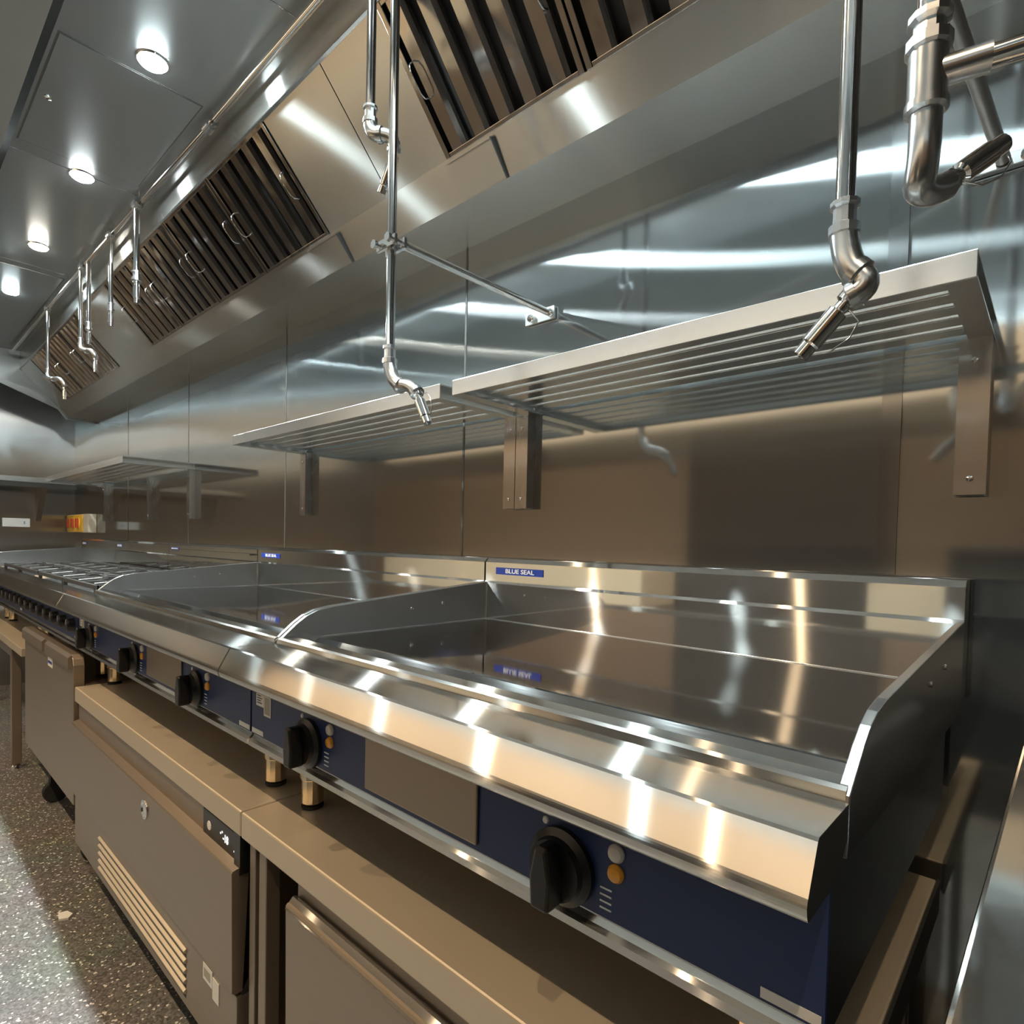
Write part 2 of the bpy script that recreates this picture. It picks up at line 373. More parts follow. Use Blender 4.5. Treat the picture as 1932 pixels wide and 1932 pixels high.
# ---- canopy lights
def make_light(x, label, col, es):
    t_ = thing('canopy_light', label, 'ceiling light', (x, -0.585, 2.30), 'round lights in the canopy ceiling')
    MB().lathe((x, -0.585, 2.2995), (0, 0, -1), [(0.034, 0), (0.033, 0.003), (0.032, 0.004), (0.031, 0.003)], 32).build('bezel', CHROME, t_)
    lens = plain('lamp_lens_%.2f' % x, (0.9, 0.95, 1), 0.5, emit=col, es=es)
    MB().lathe((x, -0.585, 2.297), (0, 0, -1), [(0.030, 0.0), (0.029, 0.005), (0.025, 0.008), (0.014, 0.009), (0.0, 0.0092)], 32).build('lens', lens, t_)
    L = bpy.data.lights.new('canopy_lamp', 'SPOT'); L.energy = 55; L.color = col; L.spot_size = math.radians(155); L.spot_blend = 0.7; L.shadow_soft_size = 0.025
    lo = bpy.data.objects.new('canopy_lamp', L); C.objects.link(lo); lo.location = (0, 0, -0.028); lo.parent = t_
for x, lb, col in ((-0.26, 'round canopy light over the right half of the near griddle', COOL),
                   (-0.94, 'round canopy light over the joint of the two griddles', COOL), (-1.63, 'largest glowing cool white canopy light, beside the ceiling access panel', COOL),
                   (-2.31, 'second glowing canopy light, below the access panel', (0.88, 0.98, 1.0)), (-3.00, 'third glowing canopy light, warmer white than the others', (1.0, 0.97, 0.84)),
                   (-3.66, 'fourth glowing canopy light, smallest at the left edge', COOL)):
    make_light(x, lb, col, 420)

# ---- warm aisle lights on the room ceiling, behind the photographer
for x in (-3.9, -2.5, -1.1, 0.3):
    t_ = thing('aisle_light', 'round warm downlight on the aisle ceiling in front of the canopy, at x %s' % {-3.9: 'the far end', -2.5: 'the cooktops', -1.1: 'the griddles', 0.3: 'the right end'}[x], 'ceiling light', (x, -1.66, 3.10), 'warm downlights over the aisle')
    t_['label'] = 'round warm downlight over the aisle near ' + {-3.9: 'the far end wall', -2.5: 'the burner cooktops', -1.1: 'the joint of the griddles', 0.3: 'the right hand bench'}[x]
    MB().lathe((x, -1.66, 3.0995), (0, 0, -1), [(0.08, 0), (0.078, 0.006), (0.06, 0.008), (0.058, 0.002)], 32).build('bezel', WPLAST, t_)
    MB().lathe((x, -1.66, 3.098), (0, 0, -1), [(0.057, 0), (0.056, 0.003), (0.0, 0.004)], 32).build('lens', plain('warm_lens', (1, .8, .5), 0.5, emit=WARM, es=30), t_)
    L = bpy.data.lights.new('aisle_lamp', 'SPOT'); L.energy = 80; L.color = WARM; L.spot_size = math.radians(118); L.spot_blend = 0.3; L.shadow_soft_size = 0.02
    lo = bpy.data.objects.new('aisle_lamp', L); C.objects.link(lo); lo.location = (0, 0, -0.02); lo.parent = t_

# warm illuminated bulkhead high on the wall across the aisle
t_ = thing('illuminated_bulkhead', 'long warm cream light box high on the wall across the aisle', 'wall light', (-2.4, -2.6, 1.93))
MB().box(-5.0, 0.02, -2.63, -2.50, 1.93, 2.22).build('box_frame', WPLAST, t_)
MB().box(-4.98, 0.0, -2.505, -2.495, 1.945, 2.205).build('diffuser', plain('warm_diffuser', (0.9, 0.85, 0.75), 0.6, emit=(1.0, 0.60, 0.29), es=0.72), t_)
up = thing('added_fill_strip', 'unseen cool fill light added above the warm light box across the aisle', 'wall light', (-2.4, -2.57, 2.225))  # added cool light out of view, tints the upper wall and ceiling
MB().box(-4.9, 1.2, -2.60, -2.54, 2.222, 2.25).build('housing', WPLAST, up)
MB().box(-4.88, 1.18, -2.595, -2.545, 2.25, 2.253).build('lens', plain('fill_strip_glow', (.9, .95, 1), 0.5, emit=(0.72, 0.93, 1.0), es=24), up)

# ================================================================== GRIDDLES AND COOKTOPS
NOSEP = [(-0.577, 0.986), (-0.6495, 0.987), (-0.6520, 0.985), (-0.6688, 0.9552), (-0.6697, 0.9535), (-0.6703, 0.9515), (-0.6705, 0.9492), (-0.6702, 0.9465), (-0.6695, 0.9438), (-0.6683, 0.9412), (-0.6665, 0.9392), (-0.615, 0.939)]
def unit_body(t_, x0, x1, y_back=-0.03):
    MB().box(x0+0.004, x1-0.004, -0.612, y_back, 0.822, 0.975).build('body', SIDE, t_)
    MB().prism(NOSEP+[(-0.60, 0.94), (-0.577, 0.96)], x0+0.001, x1-0.001).build('nose', NOSE, t_)
    MB().box(x0+0.002, x1-0.002, -0.6155, -0.611, 0.838, 0.940).build('fascia', BLUE, t_)
    MB().prism([(-0.612, 0.834), (-0.616, 0.829), (-0.621, 0.826), (-0.621, 0.818), (-0.6, 0.816), (-0.6, 0.834)], x0+0.002, x1-0.002).build('drip_rail', NOSE, t_)
    for lx in (x0+0.062, x1-0.072):
        for ly in (-0.535, -0.10):
            p = MB().lathe((lx, ly, 0.7095), (0, 0, 1), [(0.014, 0), (0.0185, 0.005), (0.0185, 0.045), (0.021, 0.047), (0.021, 0.112)], 12, False).build('leg', BRASS, t_)
            MB().lathe((lx, ly, 0.7055), (0, 0, 1), [(0.019, 0), (0.019, 0.004)], 16).build('rubber_foot', RUB, p)
def splash(t_, x0, x1, zt=1.128, xr=None):
    prof = [(-0.008, 0.97), (-0.008, zt+0.004), (-0.051, zt+0.004), (-0.0600, zt-0.005), (-0.0600, 1.0795), (-0.0645, 1.0740), (-0.0645, 0.97)]
    MB().prism(prof, x0+0.0016, x1-0.0016).build('splashback', BENCH, t_)
def guard(t_, xs, xe):
    """end guard: steel side rising to the splash. xs = (front x, back x) pair, thick"""
    prof = [(-0.0625, 0.953), (-0.0625, 1.077), (-0.30, 1.058), (-0.47, 1.044), (-0.500, 1.039), (-0.520, 1.031), (-0.538, 1.019), (-0.573, 0.990), (-0.575, 0.984), (-0.575, 0.944)]
    m = MB(); n_ = len(prof); th = xe
    def X(y): k = (y+0.0625)/(-0.575+0.0625); return xs[1]+(xs[0]-xs[1])*k
    A = [(X(y), y, z) for y, z in prof]; B = [(X(y)-th, y, z) for y, z in prof]
    m.add(A+B, [(i, (i+1) % n_, n_+(i+1) % n_, n_+i) for i in range(n_)]+[tuple(range(n_))[::-1], tuple(range(n_, 2*n_))])
    o = m.build('side_guard', SIDE, t_, bevel=0.001)
    return o, X
def knob(t_, x, z=0.868, r_=0.036, ang=0.0):
    k = MB().lathe((x, -0.6155, z), (0, -1, 0), [(r_, 0), (r_, 0.006), (r_*0.82, 0.010), (r_*0.78, 0.016)], 40).build('knob', BLACK, t_)
    m = MB(); rr = r_*0.8
    m.prism([(x-0.010, z-rr), (x+0.010, z-rr), (x+0.012, z), (x+0.006, z+rr), (x-0.006, z+rr), (x-0.012, z)], -0.630, -0.652, 'y')
    m.build('knob_grip', BLACK, k, bevel=0.003)
    MB().lathe((x-0.022, -0.6155, z+r_*0.98), (0, -1, 0), [(0.004, 0), (0.003, 0.0015)], 12).build('knob_mark', WHITE, t_)
    m = MB()
    for q in range(4): m.box(x+r_+0.006, x+r_+0.018, -0.6162, -0.6155, z-0.022+q*0.006, z-0.0205+q*0.006)
    m.build('knob_print', WHITE, t_)
def pilots(t_, x):
    for z, mt, nm, lb in ((0.9005, CLEAR, 'indicator_lamp', 'clear round indicator lamp'), (0.8825, AMBER, 'indicator_lamp', 'amber round indicator lamp')):
        sub(MB().lathe((x, -0.6155, z), (0, -1, 0), [(0.0082, 0), (0.0082, 0.002), (0.0065, 0.0045), (0.0, 0.0055)], 20).build(nm, mt, t_), lb)
def badge(t_, x, zc=1.104, w_=0.142, h_=0.016, letters='BLUE SEAL'):
    p = MB().box(x, x+w_, -0.0618, -0.060, zc-h_/2, zc+h_/2).build('badge', LBLUE, t_, bevel=0.0006)
    text('badge_lettering', letters, h_*0.86, WHITE, p, (x+w_*0.52, -0.0622, zc), FACE, 0.0003, 'CENTER', 1.35, 0.0002)
def stickers(t_, x0, x1):
    p = MB().box(x0+0.019, x0+0.046, -0.6162, -0.6155, 0.889, 0.912).build('rating_sticker', PAPER, t_)
    m = MB()
    for q in range(4): m.box(x0+0.023, x0+0.040-0.004*(q % 2), -0.6165, -0.6162, 0.894+q*0.004, 0.8955+q*0.004)
    m.build('sticker_print', INK, p)
    p = MB().box(x0+0.047, x0+0.071, -0.6162, -0.6155, 0.8765, 0.911).build('rating_sticker', PAPER, t_)
    MB().box(x0+0.050, x0+0.068, -0.6166, -0.6162, 0.880, 0.9075).build('sticker_print', plain('sticker_grey', (0.42, 0.38, 0.33), 0.6), p)
    MB().box(x0+0.004, x0+0.045, -0.6162, -0.6155, 0.8405, 0.8485).build('serial_strip', PAPER, t_)
    MB().box(x1-0.045, x1-0.004, -0.6162, -0.6155, 0.8405, 0.8485).build('serial_strip', PAPER, t_)

def griddle(x0, x1, label, knobs, drawer, back_dx=0.0):
    t_ = thing('griddle', label, 'griddle', ((x0+x1)/2, -0.35, 0.7055))
    unit_body(t_, x0, x1)
    splash(t_, x0, x1+back_dx)
    # polished plate with raised rear and side weld, front bevel down into a grease trough
    pp = [(-0.0645, 0.960), (-0.0645, 0.9900), (-0.4930, 0.9900), (-0.4975, 0.9895), (-0.5070, 0.9815), (-0.5070, 0.960)]
    MB().prism(pp, x0+0.010, x1-0.012).build('griddle_plate', POLISH, t_)
    tr = [(-0.5070, 0.9725), (-0.5330, 0.9725), (-0.5400, 0.9760), (-0.5460, 0.9945), (-0.5490, 0.9965), (-0.5690, 0.9955), (-0.5730, 0.9930), (-0.5745, 0.9850), (-0.5745, 0.965), (-0.5070, 0.965)]
    MB().prism(tr, x0+0.004, x1-0.004).build('grease_trough', NOSE, t_)
    MB().box(x0+0.41, x0+0.50, -0.5410, -0.5370, 0.9765, 0.9805).build('trough_lip', CHROME, t_)
    g1, X = guard(t_, (x0+0.010, x0+0.010), 0.009)
    g2, X2 = guard(t_, (x1-0.001, x1-0.001+back_dx), 0.009)
    for gy, gz in ((-0.20, 1.035), (-0.285, 1.028)):
        MB().lathe((X(gy), gy, gz), (1, 0, 0), [(0.0035, 0), (0.003, 0.002), (0.001, 0.0025)], 12).build('bolt', CHROME, g1)
        MB().lathe((X2(gy), gy, gz), (1, 0, 0), [(0.0035, 0), (0.003, 0.002), (0.001, 0.0025)], 12).build('bolt', CHROME, g2)
    for kx in knobs: knob(t_, kx); pilots(t_, kx+0.058)
    d0, d1 = drawer
    MB().tube([(x0+0.012, -0.0650, 0.9905), (x1-0.010, -0.0650, 0.9905)], 0.0013, 8).build('weld_bead', CHROME, t_)
    MB().tube([(x0+0.0110, -0.0650, 0.9905), (x0+0.0110, -0.494, 0.9905)], 0.0011, 8).build('weld_bead', CHROME, t_)
    MB().tube([(x0+0.0110, -0.0655, 0.9905), (x0+0.0110, -0.0655, 1.073)], 0.0011, 8).build('weld_bead', CHROME, t_)
    dr = MB().box(d0, d1, -0.6190, -0.6150, 0.8445, 0.9355).build('grease_drawer', FRIDGE, t_, bevel=0.002)
    MB().lathe(((d0+d1)/2-0.04, -0.6192, 0.924), (0, -1, 0), [(0.008, 0), (0.007, 0.002)], 16).build('drawer_catch', FRIDGE, dr)
    badge(t_, x0+0.036)
    stickers(t_, x0, x1)
    return t_
griddle(-0.998, -0.104, 'nearest electric griddle, wide polished plate with blue front, on the right', (-0.803, -0.332), (-0.656, -0.446), 0.016)
griddle(-2.204, -1.000, 'longer electric griddle beyond the nearest one, with three black knobs', (-2.056, -1.641, -1.245), (-1.542, -1.322))

def cooktop(x0, x1, label, n_knob, grates=True, box_back=False):
    t_ = thing('cooktop', label, 'cooktop', ((x0+x1)/2, -0.35, 0.7055))
    unit_body(t_, x0, x1)
    splash(t_, x0, x1, 1.128)
    MB().box(x0+0.004, x1-0.004, -0.576, -0.062, 0.960, 0.9745).build('hob_tray', BENCH, t_, bevel=0.002)
    MB().box(x0+0.002, x0+0.010, -0.576, -0.062, 0.960, 0.990).build('hob_rim', BENCH, t_)
    for q in range(n_knob):
        kx = x0+(x1-x0)*(q+0.5)/n_knob
        k = MB().lathe((kx, -0.6155, 0.882), (0, -1, 0), [(0.022, 0), (0.020, 0.016), (0.017, 0.020)], 24).build('knob', BLACK, t_)
        MB().box(kx-0.0015, kx+0.0015, -0.6362, -0.6350, 0.884, 0.900).build('knob_mark', WHITE, k)
        m = MB()
        for a in range(3): m.box(kx+0.028+a*0.006, kx+0.031+a*0.006, -0.6162, -0.6155, 0.862+a*0.004, 0.870+a*0.004)
        m.build('knob_print', WHITE, t_)
    if grates:
        nb = 2
        for q in range(nb):
            a = x0+0.02+(x1-x0-0.04)*q/nb; c_ = x0+0.02+(x1-x0-0.04)*(q+1)/nb-0.012
            gr = MB()
            for yy in (-0.56, -0.325, -0.09): gr.box(a, c_, yy-0.006, yy+0.006, 0.992, 1.006)
            for xx in (a, (a+c_)/2-0.006, c_-0.012): gr.box(xx, xx+0.012, -0.56, -0.09, 0.992, 1.006)
            for yc in (-0.44, -0.21):
                for xc in (a+(c_-a)*0.27, a+(c_-a)*0.75):
                    for k in range(6):
                        an = math.pi*k/3+0.3
                        p0 = (xc+0.03*math.cos(an), yc+0.03*math.sin(an), 1.006); p1 = (xc+0.10*math.cos(an), yc+0.10*math.sin(an), 0.999)
                        gr.tube([p0, p1], 0.006, 6)
            for xx in (a+0.006, c_-0.006):
                for yy in (-0.56, -0.09): gr.box(xx-0.006, xx+0.006, yy-0.006, yy+0.006, 0.9745, 0.993)
            gr.build('grate', IRON, t_, bevel=0.001)
            for yc in (-0.44, -0.21):
                for xc in (a+(c_-a)*0.27, a+(c_-a)*0.75):
                    MB().lathe((xc, yc, 0.9745), (0, 0, 1), [(0.045, 0), (0.045, 0.006), (0.030, 0.008), (0.030, 0.016), (0.005, 0.018)], 24).build('burner', IRON, t_)
    badge(t_, x0+0.036, 1.104, 0.09, 0.016)
    MB().box(x1-0.045, x1-0.006, -0.6162, -0.6155, 0.842, 0.850).build('serial_strip', PAPER, t_)
    return t_
ct = cooktop(-3.160, -2.207, 'gas cooktop with black iron grates next to the longer griddle', 8)
# raised back frame seen on its splashback
m = MB()
m.box(-3.13, -2.24, -0.075, -0.0625, 1.100, 1.106); m.box(-3.13, -2.24, -0.075, -0.0625, 1.040, 1.046)
m.build('back_rail', NOSE, ct)
cooktop(-4.060, -3.163, 'second gas cooktop with black iron grates, further left along the line', 8)
t4 = cooktop(-4.87, -4.063, 'furthest plain appliance of the cooking line, next to the end wall', 4, False)
g1, X = guard(t4, (-4.855, -4.855), 0.009)

# ================================================================== UNDER-COUNTER UNITS
def drawer_unit(x0, x1, label, top=True, dy=0.0, lit=False):
    t_ = thing('drawer_fridge', label, 'drawer fridge', ((x0+x1)/2, -0.35, FZ))
    bx0, bx1 = (x0+0.004, x1-0.010) if top else (x0, x1)
    F = -0.622+dy
    MB().box(bx0, bx1, F+0.020, -0.06, 0.215, 0.655).build('cabinet', FRIDGE, t_)
    if top:
        MB().box(x0, x1-0.0015, -0.632, -0.030, 0.661, 0.705).build('worktop', TOPST, t_, bevel=0.003)
        MB().box(bx0, bx1, F+0.02, -0.08, 0.655, 0.661).build('top_rail', RUB, t_)
    MB().box(bx0, bx1-(0.175 if top else 0.0), F, F+0.020, 0.596, 0.657).build('fascia', FRIDGE, t_, bevel=0.001)
    # drawer front with a narrow finger lip along its top
    MB().prism([(F, 0.385), (F-0.014, 0.385), (F-0.018, 0.389), (F-0.020, 0.598), (F-0.018, 0.601), (F+0.006, 0.607), (F+0.010, 0.603)], bx0, bx1).build('drawer_front', FRIDGE, t_)
    if lit: MB().prism([(F-0.0215, 0.594), (F-0.0085, 0.6085), (F-0.004, 0.6085), (F-0.017, 0.594)], bx0, bx1).build('finger_lip', NOSE, t_)
    MB().box(bx0, bx1, F-0.001, F+0.02, 0.377, 0.386).build('gasket', RUB, t_)
    lp = MB().box(bx0, bx1, F-0.010, F+0.020, 0.232, 0.378).build('louvre_panel', FRIDGE, t_, bevel=0.001)
    a, c_ = bx0+0.28, bx1-0.235
    for q in range(5):
        z = 0.349-q*0.0205
        MB().prism([(F-0.0102, z), (F-0.0150, z-0.003), (F-0.0150, z-0.006), (F-0.0102, z-0.011)], a, c_).build('louvre', TOPST, lp)
        MB().box(a, c_, F-0.0106, F-0.0101, z-0.0175, z-0.0115).build('louvre_slot', DARK, lp)
    for lx in (bx0+0.07, bx1-0.07):
        for ly in (-0.50, -0.12):
            k = MB().lathe((lx-0.012, ly, FZ+0.044), (1, 0, 0), [(0.040, 0), (0.044, 0.004), (0.044, 0.020), (0.040, 0.024)], 24).build('castor_wheel', RUB, t_)
            MB().box(lx-0.02, lx+0.02, ly-0.02, ly+0.02, FZ+0.075, 0.232).build('castor_fork', CHROME, k)
    return t_, bx0, bx1
t_, a, c_ = drawer_unit(-2.170, -0.999, 'drawer fridge with display and louvred base under the joint of the griddles')
dp = MB().box(c_-0.175, c_-0.020, -0.624, -0.602, 0.598, 0.652).build('display_panel', BLACK, t_, bevel=0.001)
MB().box(c_-0.020, c_+0.004, -0.630, -0.602, 0.592, 0.660).build('panel_end_cap', BLACK, t_)
text('display_digits', '-18', 0.020, LED, dp, (c_-0.070, -0.6245, 0.626), FACE, 0.0003, 'CENTER', 0.9, 0.0003)
MB().lathe((c_-0.145, -0.624, 0.626), (0, -1, 0), [(0.009, 0), (0.008, 0.001)], 16).build('display_symbol', PAPER, dp)
for dx, dz in ((-0.094, 0.629), (-0.087, 0.633), (-0.035, 0.616)): MB().box(c_+dx, c_+dx+0.004, -0.6245, -0.624, dz, dz+0.003).build('display_dot', LED, dp)
MB().lathe((-1.470, -0.642, 0.560), (0, -1, 0), [(0.021, 0.0), (0.021, 0.0025), (0.0175, 0.003), (0.0175, 0.0008)], 40).build('drawer_emblem', CHROME, t_)
st = MB().box(-1.155, -1.112, -0.6334, -0.6322, 0.338, 0.369).build('rating_sticker', PAPER, t_)
st2 = MB().box(-1.110, -1.082, -0.6334, -0.6322, 0.322, 0.362).build('rating_sticker', PAPER, t_)
MB().box(-1.150, -1.120, -0.6337, -0.6334, 0.345, 0.362).build('sticker_print', plain('sticker_tan', (0.40, 0.36, 0.30), 0.6), st)
MB().lathe((c_+0.0, -0.600, 0.50), (1, 0, 0), [(0.008, 0), (0.009, 0.002), (0.005, 0.004)], 16).build('side_catch', CHROME, t_)

t2, a, c_ = drawer_unit(-0.862, -0.160, 'drawer fridge with bright finger lip beneath the open steel bench', top=False, dy=0.022, lit=True)
# open bench over that fridge
bn = thing('steel_bench', 'open stainless bench with square legs carrying the nearest griddle', 'bench', (-0.53, -0.33, FZ))
MB().box(-0.9975, -0.110, -0.632, -0.030, 0.661, 0.705).build('bench_top', TOPST, bn, bevel=0.003)
MB().box(-0.1095, -0.1060, -0.633, -0.030, 0.660, 0.7055).build('end_shade_strip', RUB, bn)  # black strip stands in for shade in the gap, no real edging
for lx in (-0.985, -0.150):
    for ly in (-0.60, -0.07):
        MB().box(lx-0.0, lx+0.020, ly-0.022, ly-0.002, FZ, 0.661).build('leg', FRIDGE, bn, bevel=0.0015)
MB().box(-0.950, -0.925, -0.622, -0.597, FZ, 0.661).build('service_post', FRIDGE, bn, bevel=0.0015)
MB().box(-0.98, -0.08, -0.070, -0.05, 0.14, 0.17).build('cross_rail', FRIDGE, bn)

# tall cabinet left of the drawer fridge
cb = thing('undercounter_cabinet', 'steel cabinet with rounded top corner and blue white sticker, left of the drawer fridge', 'cabinet', (-2.56, -0.35, FZ))
MB().box(-2.99, -2.192, -0.600, -0.06, 0.335, 0.704).build('cabinet_body', FRIDGE, cb)
MB().prism([(-2.99, 0.335), (-2.19, 0.335), (-2.19, 0.765), (-2.198, 0.785), (-2.215, 0.796), (-2.99, 0.796)], -0.632, -0.602, 'y').build('door', FRIDGE, cb, bevel=0.002)
for ha, hb in ((-2.985, -2.60), (-2.555, -2.205)): MB().prism([(-0.632, 0.750), (-0.642, 0.755), (-0.642, 0.788), (-0.632, 0.797)], ha, hb).build('door_handle', FRIDGE, cb)
s_ = MB().box(-2.55, -2.48, -0.6332, -0.632, 0.712, 0.742).build('sticker', PAPER, cb)
MB().box(-2.545, -2.485, -0.6337, -0.6332, 0.722, 0.732).build('sticker_print', LBLUE, s_)
for lx in (-2.90, -2.28):
    for ly in (-0.55, -0.12):
        k = MB().lathe((lx-0.012, ly, FZ+0.044), (1, 0, 0), [(0.040, 0), (0.044, 0.004), (0.044, 0.020), (0.040, 0.024)], 24).build('castor_wheel', RUB, cb)
        MB().box(lx-0.02, lx+0.02, ly-0.02, ly+0.02, FZ+0.075, 0.335).build('castor_fork', DARK, k)

# far table
tb = thing('steel_table', 'small stainless table with box section legs at the left edge', 'table', (-4.0, -0.35, FZ))
MB().box(-4.87, -3.02, -0.640, -0.03, 0.672, 0.705).build('table_top', TOPST, tb, bevel=0.002)
for lx in (-3.44, -4.82):
    for ly in (-0.60, -0.08):
        p = MB().box(lx-0.018, lx+0.018, ly-0.018, ly+0.018, FZ+0.02, 0.672).build('leg', FRIDGE, tb, bevel=0.002)
        MB().lathe((lx, ly, FZ), (0, 0, 1), [(0.022, 0), (0.020, 0.010), (0.010, 0.020)], 16).build('foot', CHROME, p)
MB().box(-4.80, -3.42, -0.61, -0.585, 0.60, 0.64).build('apron', FRIDGE, tb)
MB().box(-3.40, -3.05, -0.58, -0.10, 0.25, 0.27).build('undershelf', FRIDGE, tb)

# bench on the right, close to the camera
rb = thing('right_bench', 'grey stainless bench at the bottom right corner, beyond the dark gap', 'bench', (0.45, -0.40, FZ))
MB().prism([(-0.034, -0.86), (-0.020, -0.02), (0.98, -0.02), (0.98, -0.86)], 0.915, 0.950, 'z').build('bench_top', BENCH, rb, bevel=0.003)
for lx, ly in ((0.04, -0.78), (0.90, -0.78), (0.04, -0.08), (0.90, -0.08)):
    MB().box(lx-0.02, lx+0.02, ly-0.02, ly+0.02, FZ, FZ+0.08).build('leg', FRIDGE, rb)
MB().box(-0.005, 0.95, -0.82, -0.04, FZ+0.08, 0.915).build('dark_body', NIGHT, rb)

# ================================================================== SHELVES
def slat_shelf(x0, x1, label, brackets, bz=1.250, d=0.254, z=1.494):
    t_ = thing('slatted_shelf', label, 'wall shelf', ((x0+x1)/2, 0.0, bz), 'slatted wall shelves')
    MB().box(x0, x1, -d, -d+0.0025, z-0.030, z).build('front_rail', SHELF, t_, bevel=0.0008)
    for q in range(5):
        y = -d+0.018+q*0.047
        MB().box(x0+0.030, x1-0.028, y, y+0.034, z-0.020, z-0.005).build('slat', SHELF, t_, bevel=0.002)
    for xa, xb in ((x0, x0+0.030), (x1-0.028, x1)):
        MB().prism([(xa, z), (xb, z), (xb, z-0.003), (xa+0.003, z-0.003), (xa+0.003, z-0.027), (xb, z-0.027), (xb, z-0.030), (xa, z-0.030)], -d+0.0025, -0.002, 'y').build('end_channel', SHELF, t_)
    for bx in brackets:
        b_ = MB().prism([(bx, -0.0), (bx+0.036, 0.0), (bx+0.036, -0.026), (bx+0.033, -0.026), (bx+0.033, -0.003), (bx+0.003, -0.003), (bx+0.003, -0.026), (bx, -0.026)][::-1], bz, z-0.030, 'z').build('bracket', BRKT, t_)
        MB().box(bx+0.003, bx+0.033, -0.026, -0.0245, bz, z-0.030).build('bracket_face', BRKT, b_)
        for zz in (bz+0.022, z-0.060):
            MB().lathe((bx+0.018, -0.026, zz), (0, -1, 0), [(0.0045, 0), (0.004, 0.002), (0.0015, 0.0025)], 12).build('bolt', CHROME, b_)
    return t_
slat_shelf(-0.910, -0.0745, 'nearest slatted steel wall shelf, at the right behind the striped nozzle', (-0.940, -0.112))
slat_shelf(-1.965, -0.948, 'middle slatted steel wall shelf over the longer griddle', (-1.955, -0.978))
slat_shelf(-4.60, -2.99, 'far slatted steel wall shelf in the left corner of the back wall', (-4.50, -3.62, -3.035), 1.250, 0.30, 1.51)
# plain shelf on the end wall
es = thing('end_wall_shelf', 'dark edged steel shelf on the end wall at the left edge', 'wall shelf', (-5.36, -0.55, 1.25))
MB().box(-5.358, -5.02, -1.10, -0.06, 1.500, 1.535).build('shelf_board', SHELF, es, bevel=0.002)
MB().box(-5.018, -5.014, -1.10, -0.06, 1.470, 1.500).build('shelf_underlip', DARK, es)
for by in (-0.22, -0.95):
    MB().prism([(-5.359, 1.25), (-5.334, 1.25), (-5.10, 1.498), (-5.359, 1.498)], by-0.015, by+0.015, 'y').build('bracket', FRIDGE, es)

# sockets
sk = thing('socket_plate', 'white rectangular switch plate on the end wall below the shelf', 'switch', (-5.36, -0.34, 1.24))
MB().box(-5.3595, -5.345, -0.415, -0.265, 1.205, 1.265).build('cover_plate', WPLAST, sk, bevel=0.002)
MB().box(-5.3455, -5.343, -0.300, -0.292, 1.225, 1.245).build('rocker', plain('blue_rocker', (0.25, 0.30, 0.45), 0.4), sk)
iso = thing('isolator_switch', 'yellow isolator box with red rotary handles by the wall corner', 'switch', (-5.03, 0.0, 1.24))
MB().box(-5.33, -4.75, -0.050, -0.001, 1.175, 1.300).build('enclosure', GREYP, iso, bevel=0.004)
MB().box(-5.33, -4.88, -0.0545, -0.050, 1.178, 1.297).build('face_plate', YELL, iso, bevel=0.002)
for q in range(3):
    x = -5.26+q*0.135
    k = MB().lathe((x, -0.0545, 1.24), (0, -1, 0), [(0.040, 0), (0.038, 0.003), (0.030, 0.004)], 24).build('rotary_handle', YELL, iso)
    MB().box(x-0.022, x+0.022, -0.072, -0.058, 1.208, 1.272).build('handle_grip', RED, k, bevel=0.003)

# ================================================================== FIRE SUPPRESSION PIPES
PR = 0.0085
sp = thing('suppression_supply_pipe', 'long chrome pipe running under the canopy ceiling beside the filters', 'pipe', (-2.0, -0.43, 2.27))
MB().tube([(-4.75, -0.440, 2.268), (-3.05, -0.440, 2.268), (-1.70, -0.424, 2.268), (1.2, -0.420, 2.268)], PR, 16).build('pipe', CHROME, sp)
for x, y in ((-3.69, -0.44), (-3.0, -0.44), (-2.60, -0.437), (-2.30, -0.434), (-1.715, -0.424), (-0.6, -0.42)):
    MB().tube([(x-0.016, y, 2.268), (x+0.016, y, 2.268)], 0.0155, 16).build('coupling', CAST, sp)
    k = MB().tube([(x+0.03, y, 2.268), (x+0.03, y, 2.2985)], 0.004, 10).build('hanger', CHROME, sp)
    MB().tube([(x+0.025, y, 2.268), (x+0.035, y, 2.268)], 0.013, 16).build('hanger_clip', CHROME, k)
def arc(p0, p1, p2, n=8):
    p0, p1, p2 = Vector(p0), Vector(p1), Vector(p2)
    return [p0*(1-t)**2+p1*2*t*(1-t)+p2*t*t for t in [i/n for i in range(n+1)]]
def nozzle(t_, p, d, s=1.0):
    d = Vector(d).normalized(); p = Vector(p)
    nz = MB().lathe(p, d, [(0.010*s, 0), (0.010*s, 0.008*s), (0.0065*s, 0.010*s), (0.0065*s, 0.016*s), (0.0095*s, 0.018*s), (0.0095*s, 0.052*s), (0.0080*s, 0.054*s), (0.0080*s, 0.066*s), (0.0055*s, 0.066*s), (0.005*s, 0.060*s)], 16).build('nozzle', CHROME, t_)
    q = p+d*0.012*s; side = d.cross(Vector((0, 1, 0))).normalized()
    if side.x < 0: side = -side
    pts = [q+side*0.008*s, q+side*0.022*s+d*0.004, q+side*0.026*s+d*0.020*s, q+side*0.020*s+d*0.038*s, q+side*0.010*s+d*0.046*s]
    MB().tube(pts, 0.0009, 6).build('cap_strap', RUB if s < 0.5 else CHROME, nz)
